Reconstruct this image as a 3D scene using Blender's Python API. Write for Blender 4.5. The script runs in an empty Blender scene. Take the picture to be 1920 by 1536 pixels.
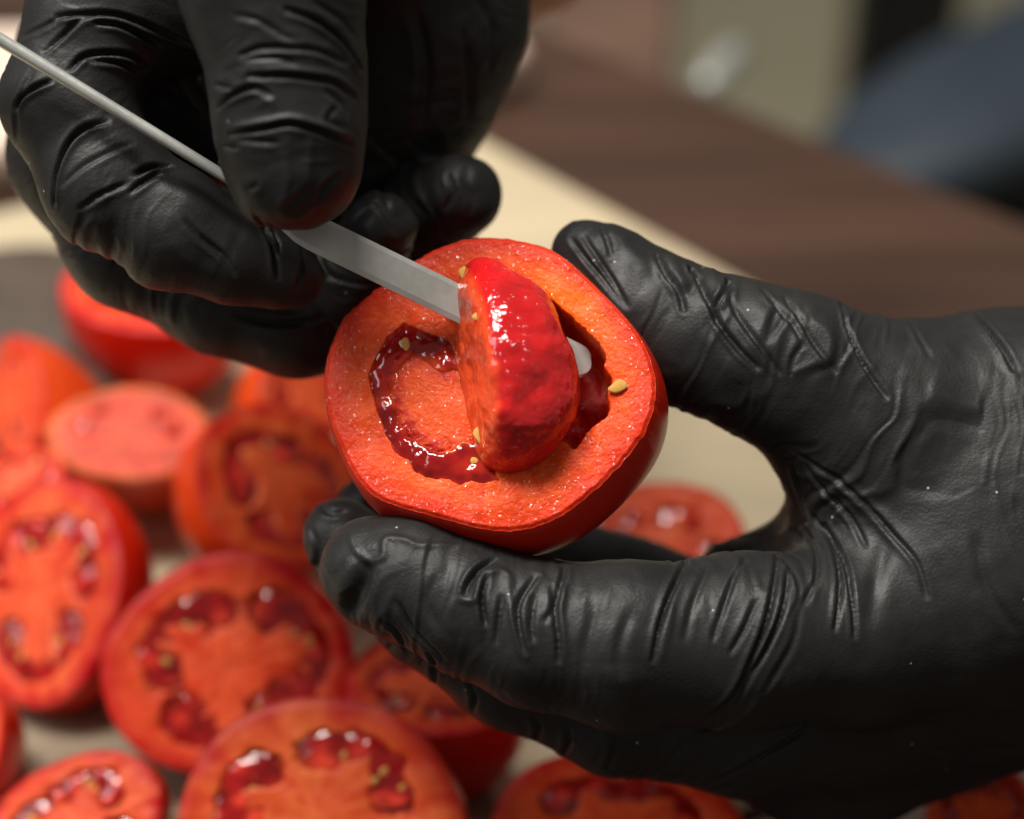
import bpy, math, random
import numpy as np
from mathutils import Vector, Matrix

rng = np.random.default_rng(7)
random.seed(7)
C = bpy.context.scene.collection
scn = bpy.context.scene

# ------------------------------------------------------------------ camera, world, lamps
PITCH = math.radians(42)
FW = np.array([0, math.cos(PITCH), -math.sin(PITCH)])
RT = np.array([1.0, 0, 0])
UP = np.array([0, math.sin(PITCH), math.cos(PITCH)])
CAM = np.array([0, -0.3344, 0.445])
K = 2.326e-4                                   # tangent per pixel of the 1920 px wide photograph

cd = bpy.data.cameras.new('camera')
cam = bpy.data.objects.new('camera', cd)
C.objects.link(cam)
cam.location = CAM
cam.rotation_euler = (math.pi / 2 - PITCH, 0, 0)
cd.sensor_width = 36
cd.lens = 36 / (1920 * K)
cd.clip_start = 0.02
cd.clip_end = 50
cd.dof.use_dof = True
cd.dof.focus_distance = 0.447
cd.dof.aperture_fstop = 5.6
scn.camera = cam

w = bpy.data.worlds.new('World')
scn.world = w
w.use_nodes = True
w.node_tree.nodes['Background'].inputs[0].default_value = (1.0, 0.93, 0.85, 1)
w.node_tree.nodes['Background'].inputs[1].default_value = 0.19

def area(name, loc, target, size, power, col, sy=None):
    l = bpy.data.lights.new(name, 'AREA')
    l.energy = power
    l.color = col
    l.size = size
    if sy:
        l.shape = 'RECTANGLE'
        l.size_y = sy
    o = bpy.data.objects.new(name, l)
    C.objects.link(o)
    o.location = loc
    d = Vector(target) - Vector(loc)
    o.rotation_euler = d.to_track_quat('-Z', 'Y').to_euler()
    return o

area('ceiling_lamp', (-0.46, 0.16, 1.20), (0, 0.02, 0.12), 0.28, 14.5, (1.0, 0.95, 0.88))
area('ceiling_lamp', (-0.06, 0.26, 1.22), (0, 0.02, 0.12), 0.28, 10.5, (1.0, 0.95, 0.88))
area('window_lamp', (-1.45, 0.05, 1.30), (0, 0, 0.12), 0.7, 8.0, (0.93, 0.96, 1.0))

scn.view_settings.view_transform = 'Standard'
scn.view_settings.look = 'None'
scn.view_settings.exposure = 0
scn.view_settings.gamma = 1
scn.cycles.use_denoising = True
scn.cycles.max_bounces = 8

# ------------------------------------------------------------------ helpers
def P(x, y, z):
    """picture pixel and distance (cm along the view axis) -> point in metres"""
    z = np.asarray(z, float) * 0.01
    x = (np.asarray(x, float) - 960) * K
    y = (np.asarray(y, float) - 768) * K
    return CAM + z[..., None] * (FW + x[..., None] * RT - y[..., None] * UP)

def ground(x, y, h=0.0):
    d = FW + (x - 960) * K * RT - (y - 768) * K * UP
    t = (h - CAM[2]) / d[2]
    return CAM + t * d

def camvec(x, y, z):
    v = x * RT + y * UP - z * FW
    return v / np.linalg.norm(v)

def smooth(me):
    me.polygons.foreach_set('use_smooth', np.ones(len(me.polygons), bool))

def mesh_np(name, V, Q, col=None, sm=True):
    me = bpy.data.meshes.new(name)
    V = np.asarray(V, np.float32)
    Q = np.asarray(Q, np.int32)
    n = Q.shape[1]
    me.vertices.add(len(V))
    me.vertices.foreach_set('co', V.ravel())
    me.loops.add(Q.size)
    me.loops.foreach_set('vertex_index', Q.ravel())
    me.polygons.add(len(Q))
    me.polygons.foreach_set('loop_start', np.arange(len(Q), dtype=np.int32) * n)
    me.update(calc_edges=True)
    me.validate()
    if sm:
        smooth(me)
    if col is not None:
        at = me.color_attributes.new('Col', 'FLOAT_COLOR', 'POINT')
        c = np.ones((len(V), 4), np.float32)
        c[:, :3] = col
        at.data.foreach_set('color', c.ravel())
    return me

def link(name, me, mat, parent=None, loc=None):
    o = bpy.data.objects.new(name, me)
    C.objects.link(o)
    if mat and not len(me.materials):
        me.materials.append(mat)
    if parent:
        o.parent = parent
    if loc is not None:
        o.location = loc
    return o

def thing(name, label, cat, loc, group=None):
    o = bpy.data.objects.new(name, None)
    C.objects.link(o)
    o.empty_display_size = 0.01
    o.location = loc
    o['label'] = label
    o['category'] = cat
    if group:
        o['group'] = group
    return o

def tag(o, label, cat, group=None):
    o['label'] = label
    o['category'] = cat
    if group:
        o['group'] = group
    return o

def catmull(pts, n):
    pts = np.asarray(pts, float)
    seg = np.linalg.norm(np.diff(pts, axis=0), axis=1)
    s = np.concatenate([[0], np.cumsum(seg)])
    t = np.linspace(0, s[-1], n)
    i = np.clip(np.searchsorted(s, t, 'right') - 1, 0, len(pts) - 2)
    u = ((t - s[i]) / np.maximum(seg[i], 1e-9))[:, None]
    p0 = pts[np.maximum(i - 1, 0)]
    p1 = pts[i]
    p2 = pts[i + 1]
    p3 = pts[np.minimum(i + 2, len(pts) - 1)]
    return 0.5 * (2 * p1 + (p2 - p0) * u + (2 * p0 - 5 * p1 + 4 * p2 - p3) * u ** 2 + (3 * p1 - p0 - 3 * p2 + p3) * u ** 3)

def closed_curve(pts, n):
    pts = list(map(tuple, pts))
    k = len(pts)
    ext = pts[-3:] + pts + pts[:3]
    ext = np.array(ext, float)
    m = []
    per = max(2, n // k)
    for i in range(3, 3 + k):
        u = np.linspace(0, 1, per, endpoint=False)[:, None]
        p0, p1, p2, p3 = ext[i - 1], ext[i], ext[i + 1], ext[i + 2]
        m.append(0.5 * (2 * p1 + (p2 - p0) * u + (2 * p0 - 5 * p1 + 4 * p2 - p3) * u ** 2 + (3 * p1 - p0 - 3 * p2 + p3) * u ** 3))
    return np.concatenate(m)

# value noise in numpy
_perm = rng.random((32, 32, 32)).astype(np.float32)
def vnoise(p):
    p = np.asarray(p)
    i = np.floor(p).astype(int)
    f = p - i
    f = f * f * (3 - 2 * f)
    out = 0
    for dx in (0, 1):
        for dy in (0, 1):
            for dz in (0, 1):
                v = _perm[(i[:, 0] + dx) % 32, (i[:, 1] + dy) % 32, (i[:, 2] + dz) % 32]
                wgt = (f[:, 0] if dx else 1 - f[:, 0]) * (f[:, 1] if dy else 1 - f[:, 1]) * (f[:, 2] if dz else 1 - f[:, 2])
                out = out + v * wgt
    return out * 2 - 1

def fbm(p, o=3):
    s = 0
    a = 1.0
    for k in range(o):
        s = s + a * vnoise(p * 2 ** k + 7.3 * k)
        a *= 0.5
    return s

def smin(a, b, k):
    h = np.clip(0.5 + 0.5 * (b - a) / k, 0, 1)
    return b + (a - b) * h - k * h * (1 - h)

def smoothstep(a, b, x):
    t = np.clip((x - a) / (b - a), 0, 1)
    return t * t * (3 - 2 * t)

def poly_sdf(px, poly):
    """signed distance (negative inside) of 2-D points to a polygon"""
    px = np.asarray(px, np.float32)
    poly = np.asarray(poly, np.float32)
    d2 = np.full(len(px), 1e18, np.float32)
    ins = np.zeros(len(px), bool)
    for i in range(len(poly)):
        a = poly[i]
        b = poly[(i + 1) % len(poly)]
        e = b - a
        v = px - a
        t = np.clip((v @ e) / max(e @ e, 1e-9), 0, 1)
        q = v - t[:, None] * e
        d2 = np.minimum(d2, (q * q).sum(1))
        c = (a[1] > px[:, 1]) != (b[1] > px[:, 1])
        if abs(e[1]) > 1e-9:
            ins ^= c & (px[:, 0] < a[0] + (px[:, 1] - a[1]) * e[0] / e[1])
    d = np.sqrt(d2)
    return np.where(ins, -d, d)

# ------------------------------------------------------------------ signed distance modelling -> surface nets
PRUNE = [False]
def capsule_chain(p, pts, k):
    """pts: (n,4) centres and radii; tapered capsules, smoothly joined"""
    out = None
    if PRUNE[0]:
        cen = (p.min(0) + p.max(0)) * 0.5
        rad = np.linalg.norm(p.max(0) - cen)
    for a, b in zip(pts[:-1], pts[1:]):
        ab = b[:3] - a[:3]
        if PRUNE[0]:                           # a capsule too far off to shape this block
            cv = cen - a[:3]
            ct = min(max((cv @ ab) / max(ab @ ab, 1e-12), 0), 1)
            if np.linalg.norm(cv - ct * ab) - max(a[3], b[3]) - rad > 0.017:
                continue
        v = p - a[:3]
        t = np.clip((v @ ab) / max(ab @ ab, 1e-12), 0, 1)
        q = v - t[:, None] * ab
        d = np.sqrt((q * q).sum(1)) - (a[3] + t * (b[3] - a[3]))
        out = d if out is None else smin(out, d, k)
    return np.full(len(p), 0.05, np.float32) if out is None else out

def chain(rows):
    """rows of (px, py, depth cm, radius px)"""
    r = np.array(rows, float)
    c = P(r[:, 0], r[:, 1], r[:, 2])
    return np.column_stack([c, r[:, 3] * K * r[:, 2] * 0.01]).astype(np.float32)

def nets(f, lo, hi, h, coarse=5):
    lo = np.asarray(lo, np.float32)
    n = (np.ceil((np.asarray(hi) - lo) / (h * coarse)).astype(int) + 1)
    cg = [lo[i] + np.arange(n[i] + 1) * h * coarse for i in range(3)]
    cp = np.stack(np.meshgrid(*cg, indexing='ij'), -1).reshape(-1, 3).astype(np.float32)
    cv = f(cp).reshape(n + 1)
    # cells of the coarse grid that may hold the surface
    near = np.abs(cv) < h * coarse * 0.95
    cell = np.zeros(n, bool)
    sg = cv < 0
    for dx in (0, 1):
        for dy in (0, 1):
            for dz in (0, 1):
                cell |= near[dx:n[0] + dx, dy:n[1] + dy, dz:n[2] + dz]
    N = n * coarse + 1
    vol = np.full(N, 1.0, np.float32)
    # far sign
    vol[:-1, :-1, :-1] = np.repeat(np.repeat(np.repeat(np.where(sg[:-1, :-1, :-1], -1, 1), coarse, 0), coarse, 1), coarse, 2)
    ci = np.argwhere(cell)
    off = np.stack(np.meshgrid(*[np.arange(coarse + 1)] * 3, indexing='ij'), -1).reshape(-1, 3)
    blk = ci // 5
    key = (blk[:, 0] * 4096 + blk[:, 1]) * 4096 + blk[:, 2]
    order = np.argsort(key, kind='stable')
    ci = ci[order]
    cuts = np.nonzero(np.diff(key[order]))[0] + 1
    PRUNE[0] = True
    for grp in np.split(ci, cuts):
        ij = (grp[:, None, :] * coarse + off[None]).reshape(-1, 3)
        v = f((lo + ij * h).astype(np.float32))
        vol[ij[:, 0], ij[:, 1], ij[:, 2]] = v
    PRUNE[0] = False
    ins = vol < 0
    cnt = np.zeros(N - 1, np.int8)
    for dx in (0, 1):
        for dy in (0, 1):
            for dz in (0, 1):
                cnt += ins[dx:N[0] - 1 + dx, dy:N[1] - 1 + dy, dz:N[2] - 1 + dz]
    act = (cnt > 0) & (cnt < 8)
    A = np.argwhere(act)
    idx = np.full(N - 1, -1, np.int32)
    idx[act] = np.arange(len(A))
    corner = {}
    for dx in (0, 1):
        for dy in (0, 1):
            for dz in (0, 1):
                corner[(dx, dy, dz)] = vol[A[:, 0] + dx, A[:, 1] + dy, A[:, 2] + dz]
    acc = np.zeros((len(A), 3))
    num = np.zeros(len(A))
    for c0 in corner:
        for ax in range(3):
            if c0[ax] == 0:
                c1 = list(c0)
                c1[ax] = 1
                a = corner[c0]
                b = corner[tuple(c1)]
                m = (a < 0) != (b < 0)
                t = np.where(m, a / np.where(np.abs(a - b) < 1e-12, 1, a - b), 0)
                q = np.array(c0, float)[None] + np.zeros((len(A), 3))
                q[:, ax] += t
                acc[m] += q[m]
                num[m] += 1
    V = lo + (A + acc / np.maximum(num, 1)[:, None]) * h
    quads = []
    for ax in range(3):
        o1, o2 = [(1, 2), (2, 0), (0, 1)][ax]
        sl0 = [slice(None)] * 3
        sl1 = [slice(None)] * 3
        sl0[ax] = slice(0, N[ax] - 1)
        sl1[ax] = slice(1, N[ax])
        s0 = ins[tuple(sl0)]
        s1 = ins[tuple(sl1)]
        e = np.argwhere(s0 != s1)
        ok = (e[:, o1] > 0) & (e[:, o2] > 0) & (e[:, o1] < N[o1] - 1) & (e[:, o2] < N[o2] - 1)
        e = e[ok]
        flip = s0[e[:, 0], e[:, 1], e[:, 2]]
        def cid(a, b):
            q = e.copy()
            q[:, o1] -= a
            q[:, o2] -= b
            return idx[q[:, 0], q[:, 1], q[:, 2]]
        q = np.stack([cid(1, 1), cid(0, 1), cid(0, 0), cid(1, 0)], 1)
        q[~flip] = q[~flip][:, ::-1]
        quads.append(q)
    Q = np.concatenate(quads)
    Q = Q[(Q >= 0).all(1)]
    return V, Q

def normals(V, Q):
    d1 = V[Q[:, 2]] - V[Q[:, 0]]
    d2 = V[Q[:, 3]] - V[Q[:, 1]]
    fn = np.cross(d1, d2)
    N = np.zeros_like(V)
    for j in range(4):
        for a in range(3):
            N[:, a] += np.bincount(Q[:, j], fn[:, a], len(V))
    return N / np.maximum(np.linalg.norm(N, axis=1), 1e-12)[:, None]

def relax(V, Q, it=1, lam=0.5):
    for _ in range(it):
        S = np.zeros_like(V)
        n = np.zeros(len(V))
        for a, b in ((0, 1), (1, 2), (2, 3), (3, 0)):
            for u, v in ((a, b), (b, a)):
                for k in range(3):
                    S[:, k] += np.bincount(Q[:, u], V[Q[:, v], k], len(V))
                n += np.bincount(Q[:, u], minlength=len(V))
        V = V + lam * (S / np.maximum(n, 1)[:, None] - V)
    return V

def trace(f, pts):
    """picture points -> points on the surface of f (or its nearest approach)"""
    pts = np.asarray(pts, float)
    d = FW + (pts[:, :1] - 960) * K * RT - (pts[:, 1:2] - 768) * K * UP
    d /= np.linalg.norm(d, axis=1)[:, None]
    t = np.full(len(pts), 0.33)
    best = np.full(len(pts), 9.0)
    bt = t.copy()
    for _ in range(90):
        v = f((CAM + t[:, None] * d).astype(np.float32))
        b = (v < best) & (best > 0.0001)
        best = np.where(b, v, best)
        bt = np.where(b, t, bt)
        t = np.minimum(t + np.maximum(v * 0.8, 0.00005), 0.75)
    return CAM + bt[:, None] * d

def fold(V, N, f, pts, wd, dp, lip=0.6, side=1, taper=True):
    """press a crease (dp > 0) or raise a ridge (dp < 0) along a line on the surface; wd, dp in cm"""
    wd = 0.01 * (max(wd * 0.74, 0.05) if wd < 0.1 else wd)
    dp *= 0.01
    lip *= 0.6
    if dp < 0:
        dp *= 0.6
        wd *= 1.5
    c = catmull(pts, max(10, int(np.sum(np.linalg.norm(np.diff(np.asarray(pts, float), axis=0), axis=1)) / 3.5)))
    q = trace(f, c)
    ok = np.abs(f(q.astype(np.float32))) < 0.004
    q = q[ok]
    if len(q) < 3:
        return np.zeros(len(V))
    R = wd * 5
    m = np.all((V > q.min(0) - R) & (V < q.max(0) + R), axis=1)
    I = np.nonzero(m)[0]
    out = np.zeros(len(V))
    if not len(I):
        return out
    tan = np.gradient(q, axis=0)
    tan /= np.maximum(np.linalg.norm(tan, axis=1), 1e-9)[:, None]
    for s in range(0, len(I), 20000):
        J = I[s:s + 20000]
        D = ((V[J][:, None, :] - q[None]) ** 2).sum(-1)
        k = D.argmin(1)
        dist = np.sqrt(D[np.arange(len(J)), k])
        sd = np.cross(tan[k], N[J])
        sgn = np.sign(((V[J] - q[k]) * sd).sum(1)) * side
        x = dist / wd
        u = k / (len(q) - 1)
        tp = np.sin(np.pi * np.clip(u * 0.94 + 0.03, 0, 1)) ** 0.6 if taper else 1.0
        prof = -np.exp(-x * x)
        lipv = np.where(sgn > 0, lip, lip * 0.35) * np.exp(-((x - 1.9) / 1.25) ** 2)
        out[J] = dp * tp * (prof + (lipv if dp > 0 else 0))
    return out

# ------------------------------------------------------------------ materials
def mat(name):
    m = bpy.data.materials.new(name)
    m.use_nodes = True
    nt = m.node_tree
    b = nt.nodes['Principled BSDF']
    return m, nt, b

def N_(nt, t, **kw):
    n = nt.nodes.new(t)
    for k, v in kw.items():
        if k in n.inputs:
            n.inputs[k].default_value = v
        else:
            setattr(n, k, v)
    return n

def noise(nt, co, scale, detail=3, rough=0.5):
    n = N_(nt, 'ShaderNodeTexNoise')
    n.inputs['Scale'].default_value = scale
    n.inputs['Detail'].default_value = detail
    n.inputs['Roughness'].default_value = rough
    nt.links.new(co, n.inputs['Vector'])
    return n

def ramp(nt, fac, stops):
    r = N_(nt, 'ShaderNodeValToRGB')
    el = r.color_ramp.elements
    while len(el) < len(stops):
        el.new(0.5)
    for e, (p, c) in zip(el, stops):
        e.position = p
        e.color = (*c, 1) if len(c) == 3 else c
    nt.links.new(fac, r.inputs[0])
    return r

def mixc(nt, fac, a, b, mode='MIX'):
    m = N_(nt, 'ShaderNodeMix', data_type='RGBA', blend_type=mode)
    if isinstance(fac, (int, float)):
        m.inputs[0].default_value = fac
    else:
        nt.links.new(fac, m.inputs[0])
    for s, v in ((6, a), (7, b)):
        if isinstance(v, tuple):
            m.inputs[s].default_value = (*v, 1)
        else:
            nt.links.new(v, m.inputs[s])
    return m.outputs[2]

def bump(nt, b, h, dist, strength=1.0, prev=None):
    bm = N_(nt, 'ShaderNodeBump')
    bm.inputs['Strength'].default_value = strength
    bm.inputs['Distance'].default_value = dist
    nt.links.new(h, bm.inputs['Height'])
    if prev:
        nt.links.new(prev, bm.inputs['Normal'])
    nt.links.new(bm.outputs[0], b.inputs['Normal'])
    return bm.outputs[0]

def glove_material():
    m, nt, b = mat('black nitrile')
    co = N_(nt, 'ShaderNodeTexCoord').outputs['Object']
    n1 = noise(nt, co, 1500, 2)
    n2 = noise(nt, co, 260, 3)
    n3 = noise(nt, co, 60, 3)
    # dust: rare tiny specks
    v = N_(nt, 'ShaderNodeTexVoronoi', feature='F1')
    v.inputs['Scale'].default_value = 230
    nt.links.new(co, v.inputs['Vector'])
    lt = N_(nt, 'ShaderNodeMath', operation='LESS_THAN')
    lt.inputs[1].default_value = 0.062
    nt.links.new(v.outputs['Distance'], lt.inputs[0])
    sp = N_(nt, 'ShaderNodeSeparateColor')
    nt.links.new(v.outputs['Color'], sp.inputs[0])
    g = N_(nt, 'ShaderNodeMath', operation='GREATER_THAN')
    g.inputs[1].default_value = 0.80
    nt.links.new(sp.outputs[0], g.inputs[0])
    mu = N_(nt, 'ShaderNodeMath', operation='MULTIPLY')
    nt.links.new(lt.outputs[0], mu.inputs[0])
    nt.links.new(g.outputs[0], mu.inputs[1])
    base = ramp(nt, n3.outputs['Fac'], [(0.3, (0.0110, 0.0110, 0.0112)), (0.7, (0.0175, 0.0175, 0.0171))])
    c = mixc(nt, mu.outputs[0], base.outputs[0], (0.28, 0.27, 0.25))
    nt.links.new(c, b.inputs['Base Color'])
    rr = ramp(nt, n2.outputs['Fac'], [(0.3, (0.43,) * 3), (0.7, (0.56,) * 3)])
    nt.links.new(rr.outputs[0], b.inputs['Roughness'])
    b.inputs['Specular IOR Level'].default_value = 0.27
    p = bump(nt, b, n1.outputs['Fac'], 0.00022, 0.38)
    p = bump(nt, b, n2.outputs['Fac'], 0.0006, 0.10, p)
    return m

def juice_beads(nt, b, co, scale, share):
    """sparse droplets of juice: a clear coat only where a droplet sits, rounded by its own bump"""
    wn = noise(nt, co, scale * 0.7, 2)
    ad = N_(nt, 'ShaderNodeMix', data_type='VECTOR')
    ad.inputs[0].default_value = 0.0012
    nt.links.new(co, ad.inputs[4])
    nt.links.new(wn.outputs['Color'], ad.inputs[5])
    v = N_(nt, 'ShaderNodeTexVoronoi', feature='F1')
    v.inputs['Scale'].default_value = scale
    nt.links.new(ad.outputs[1], v.inputs['Vector'])
    sp = N_(nt, 'ShaderNodeSeparateColor')
    nt.links.new(v.outputs['Color'], sp.inputs[0])
    pn = noise(nt, co, 130, 2)
    th = N_(nt, 'ShaderNodeMath', operation='MULTIPLY')
    nt.links.new(pn.outputs['Fac'], th.inputs[0])
    nt.links.new(sp.outputs[0], th.inputs[1])
    g = N_(nt, 'ShaderNodeMath', operation='GREATER_THAN')
    g.inputs[1].default_value = 0.5 * (1 - share) + 0.06
    nt.links.new(th.outputs[0], g.inputs[0])
    lt = N_(nt, 'ShaderNodeMath', operation='LESS_THAN')
    lt.inputs[1].default_value = 0.42
    nt.links.new(v.outputs['Distance'], lt.inputs[0])
    mu = N_(nt, 'ShaderNodeMath', operation='MULTIPLY')
    nt.links.new(g.outputs[0], mu.inputs[0])
    nt.links.new(lt.outputs[0], mu.inputs[1])
    nt.links.new(mu.outputs[0], b.inputs['Coat Weight'])
    b.inputs['Coat Roughness'].default_value = 0.04
    b.inputs['Coat IOR'].default_value = 1.6
    inv = N_(nt, 'ShaderNodeMath', operation='MULTIPLY')
    inv.inputs[1].default_value = -1.0
    nt.links.new(v.outputs['Distance'], inv.inputs[0])
    cb = N_(nt, 'ShaderNodeBump')
    cb.inputs['Strength'].default_value = 1.0
    cb.inputs['Distance'].default_value = 0.0005
    nt.links.new(inv.outputs[0], cb.inputs['Height'])
    nt.links.new(cb.outputs[0], b.inputs['Coat Normal'])

def flesh_material(fine=True, spec=0.14, rough=0.36):
    m, nt, b = mat('cut tomato flesh' if fine else 'cut tomato flesh beyond')
    co = N_(nt, 'ShaderNodeTexCoord').outputs['Object']
    at = N_(nt, 'ShaderNodeVertexColor', layer_name='Col')
    n1 = noise(nt, co, 1900, 3, 0.6)
    n2 = noise(nt, co, 180, 3)
    c = mixc(nt, 0.35, at.outputs[0], ramp(nt, n2.outputs['Fac'], [(0.3, (0.80, 0.65, 0.6)), (0.7, (1.15, 1.25, 1.2))]).outputs[0], 'MULTIPLY')
    nt.links.new(c, b.inputs['Base Color'])
    b.inputs['Roughness'].default_value = rough
    b.inputs['Specular IOR Level'].default_value = spec
    b.inputs['Subsurface Weight'].default_value = 0.3
    b.inputs['Subsurface Radius'].default_value = (1.0, 0.25, 0.1)
    b.inputs['Subsurface Scale'].default_value = 0.003
    if fine:
        juice_beads(nt, b, co, 1050, 0.78)
    p = bump(nt, b, n1.outputs['Fac'], 0.0006, 0.32)
    bump(nt, b, n2.outputs['Fac'], 0.0010, 0.15, p)
    return m

def gel_material(name='tomato gel', fine=0.25, beads=False, sss=0.5):
    m, nt, b = mat(name)
    co = N_(nt, 'ShaderNodeTexCoord').outputs['Object']
    at = N_(nt, 'ShaderNodeVertexColor', layer_name='Col')
    nt.links.new(at.outputs[0], b.inputs['Base Color'])
    b.inputs['Roughness'].default_value = 0.07
    b.inputs['Specular IOR Level'].default_value = 0.55
    b.inputs['Subsurface Weight'].default_value = sss
    b.inputs['Subsurface Radius'].default_value = (1.0, 0.12, 0.06)
    b.inputs['Subsurface Scale'].default_value = 0.004
    n2 = noise(nt, co, 330, 2)
    n3 = noise(nt, co, 120, 2)
    p = bump(nt, b, n2.outputs['Fac'], 0.0010, fine)
    bump(nt, b, n3.outputs['Fac'], 0.003, 0.4, p)
    if beads:
        juice_beads(nt, b, co, 820, 0.65)
    return m

def skin_material():
    m, nt, b = mat('tomato skin')
    co = N_(nt, 'ShaderNodeTexCoord').outputs['Object']
    at = N_(nt, 'ShaderNodeVertexColor', layer_name='Col')
    n2 = noise(nt, co, 60, 3)
    c = mixc(nt, 0.5, at.outputs[0], ramp(nt, n2.outputs['Fac'], [(0.3, (0.8, 0.7, 0.7)), (0.7, (1.1, 1.2, 1.2))]).outputs[0], 'MULTIPLY')
    nt.links.new(c, b.inputs['Base Color'])
    b.inputs['Roughness'].default_value = 0.3
    b.inputs['Specular IOR Level'].default_value = 0.28
    b.inputs['Subsurface Weight'].default_value = 0.3
    b.inputs['Subsurface Radius'].default_value = (1.0, 0.15, 0.05)
    b.inputs['Subsurface Scale'].default_value = 0.004
    return m

def plain(name, col, rough=0.5, var=0.25, scale=40, metal=0.0, stretch=None, spec=0.5, bmp=0.0):
    m, nt, b = mat(name)
    tc = N_(nt, 'ShaderNodeTexCoord').outputs['Object']
    if stretch:
        mp = N_(nt, 'ShaderNodeMapping')
        mp.inputs['Rotation'].default_value = (0, 0, stretch[0])
        mp.inputs['Scale'].default_value = stretch[1]
        nt.links.new(tc, mp.inputs[0])
        tc = mp.outputs[0]
    n = noise(nt, tc, scale, 4, 0.6)
    lo = tuple(c * (1 - var) for c in col)
    hi = tuple(min(1, c * (1 + var)) for c in col)
    r = ramp(nt, n.outputs['Fac'], [(0.32, lo), (0.68, hi)])
    nt.links.new(r.outputs[0], b.inputs['Base Color'])
    b.inputs['Roughness'].default_value = rough
    b.inputs['Metallic'].default_value = metal
    b.inputs['Specular IOR Level'].default_value = spec
    if bmp:
        bump(nt, b, n.outputs['Fac'], bmp, 0.6)
    return m

GLOVE = glove_material()
FLESH = flesh_material()
FLESH_FAR = flesh_material(False, 0.22, 0.36)
GEL = gel_material()
SKIN = skin_material()
SEED = plain('tomato seed', (0.84, 0.40, 0.10), 0.2, 0.4, 1100, bmp=0.0005)

def steel_material(name='brushed steel', metal=0.6, ro=(0.34, 0.5)):
    m, nt, b = mat(name)
    co = N_(nt, 'ShaderNodeTexCoord').outputs['Object']
    n = noise(nt, co, 700, 3)
    n2 = noise(nt, co, 120, 3)
    r = ramp(nt, n2.outputs['Fac'], [(0.3, (0.40, 0.41, 0.385)), (0.7, (0.50, 0.51, 0.48))])
    nt.links.new(r.outputs[0], b.inputs['Base Color'])
    b.inputs['Metallic'].default_value = metal
    rr = ramp(nt, n.outputs['Fac'], [(0.3, (ro[0],) * 3), (0.7, (ro[1],) * 3)])
    nt.links.new(rr.outputs[0], b.inputs['Roughness'])
    bump(nt, b, n.outputs['Fac'], 0.0001, 0.25)
    if metal < 0.4:
        juice_beads(nt, b, co, 520, 0.3)
    return m
STEEL = steel_material('brushed steel', 0.35, (0.28, 0.44))
ROD = steel_material('polished steel rod', 0.45, (0.26, 0.34))

# ------------------------------------------------------------------ setting: table, board, floor
def slab(name, corners, top, thick, m, bevel=0.002):
    import bmesh
    bm = bmesh.new()
    lo = [bm.verts.new((c[0], c[1], top - thick)) for c in corners]
    hi = [bm.verts.new((c[0], c[1], top)) for c in corners]
    n = len(corners)
    bm.faces.new(hi)
    bm.faces.new(lo[::-1])
    for i in range(n):
        bm.faces.new((lo[i], lo[(i + 1) % n], hi[(i + 1) % n], hi[i]))
    bmesh.ops.recalc_face_normals(bm, faces=bm.faces)
    bmesh.ops.bevel(bm, geom=[e for e in bm.edges], offset=bevel, segments=3, affect='EDGES', profile=0.5)
    me = bpy.data.meshes.new(name)
    bm.to_mesh(me)
    bm.free()
    return link(name, me, m)

e0 = ground(905, 258)[:2]
e1 = ground(1460, 560)[:2]
ed = (e1 - e0) / np.linalg.norm(e1 - e0)
en = np.array([ed[1], -ed[0]])
if en[1] > 0:
    en = -en                                   # towards the viewer
ang = math.atan2(ed[1], ed[0])
crn = e0 - ed * 0.02
f0 = ground(1351, 184, -0.016)[:2]
f1 = ground(1925, 414, -0.016)[:2]
fd = (f1 - f0) / np.linalg.norm(f1 - f0)
fn_ = np.array([fd[1], -fd[0]])
if fn_[1] > 0:
    fn_ = -fn_
tang = math.atan2(fd[1], fd[0])

MAPLE = plain('pale maple board', (0.50, 0.415, 0.275), 0.45, 0.10, 14, stretch=(-ang, (1, 7, 7)))
WALNUT = plain('dark walnut table', (0.056, 0.029, 0.019), 0.38, 0.4, 6, stretch=(-tang, (0.6, 9, 9)), spec=0.4)

lf = ground(0, 392)[:2] - crn
lf = lf / np.linalg.norm(lf)
nl = abs((ground(960, 1590)[:2] - crn) @ np.array([-lf[1], lf[0]]))      # the board ends just below the picture
sl = abs(ed @ np.array([-lf[1], lf[0]]))
bw = nl / sl
bc = [crn, crn + ed * bw, crn + ed * bw + lf * 0.55, crn + lf * 0.55]
board = slab('cutting_board', bc, 0.0, 0.015, MAPLE, 0.002)
tag(board, 'pale cream cutting board under the red tomato halves', 'cutting board')

t0 = f0 - fd * 1.3
tc = [t0, t0 + fd * 2.3, t0 + fd * 2.3 + fn_ * 1.2, t0 + fn_ * 1.2]
table = slab('table', tc, -0.016, 0.03, WALNUT, 0.003)
tag(table, 'dark brown wooden table with straight grain under the pale board', 'table')

TAUPE = plain('grey brown painted shade', (0.24, 0.185, 0.12), 0.6, 0.12, 30)  # dark sheet added to stand in for shade between the near tomatoes
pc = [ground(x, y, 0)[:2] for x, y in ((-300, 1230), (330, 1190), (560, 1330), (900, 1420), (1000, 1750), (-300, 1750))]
shade = slab('shade_sheet', pc, 0.0012, 0.001, TAUPE, 0.0003)
tag(shade, 'grey brown sheet of painted shade under the nearest tomato halves', 'painted shade')

FLOOR = plain('olive grey floor', (0.36, 0.33, 0.22), 0.6, 0.15, 3)
me = mesh_np('floor', [(-6, -4, -0.78), (6, -4, -0.78), (6, 8, -0.78), (-6, 8, -0.78)], [(0, 1, 2, 3)], sm=False)
fl = link('floor', me, FLOOR)
fl['kind'] = 'structure'

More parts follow.
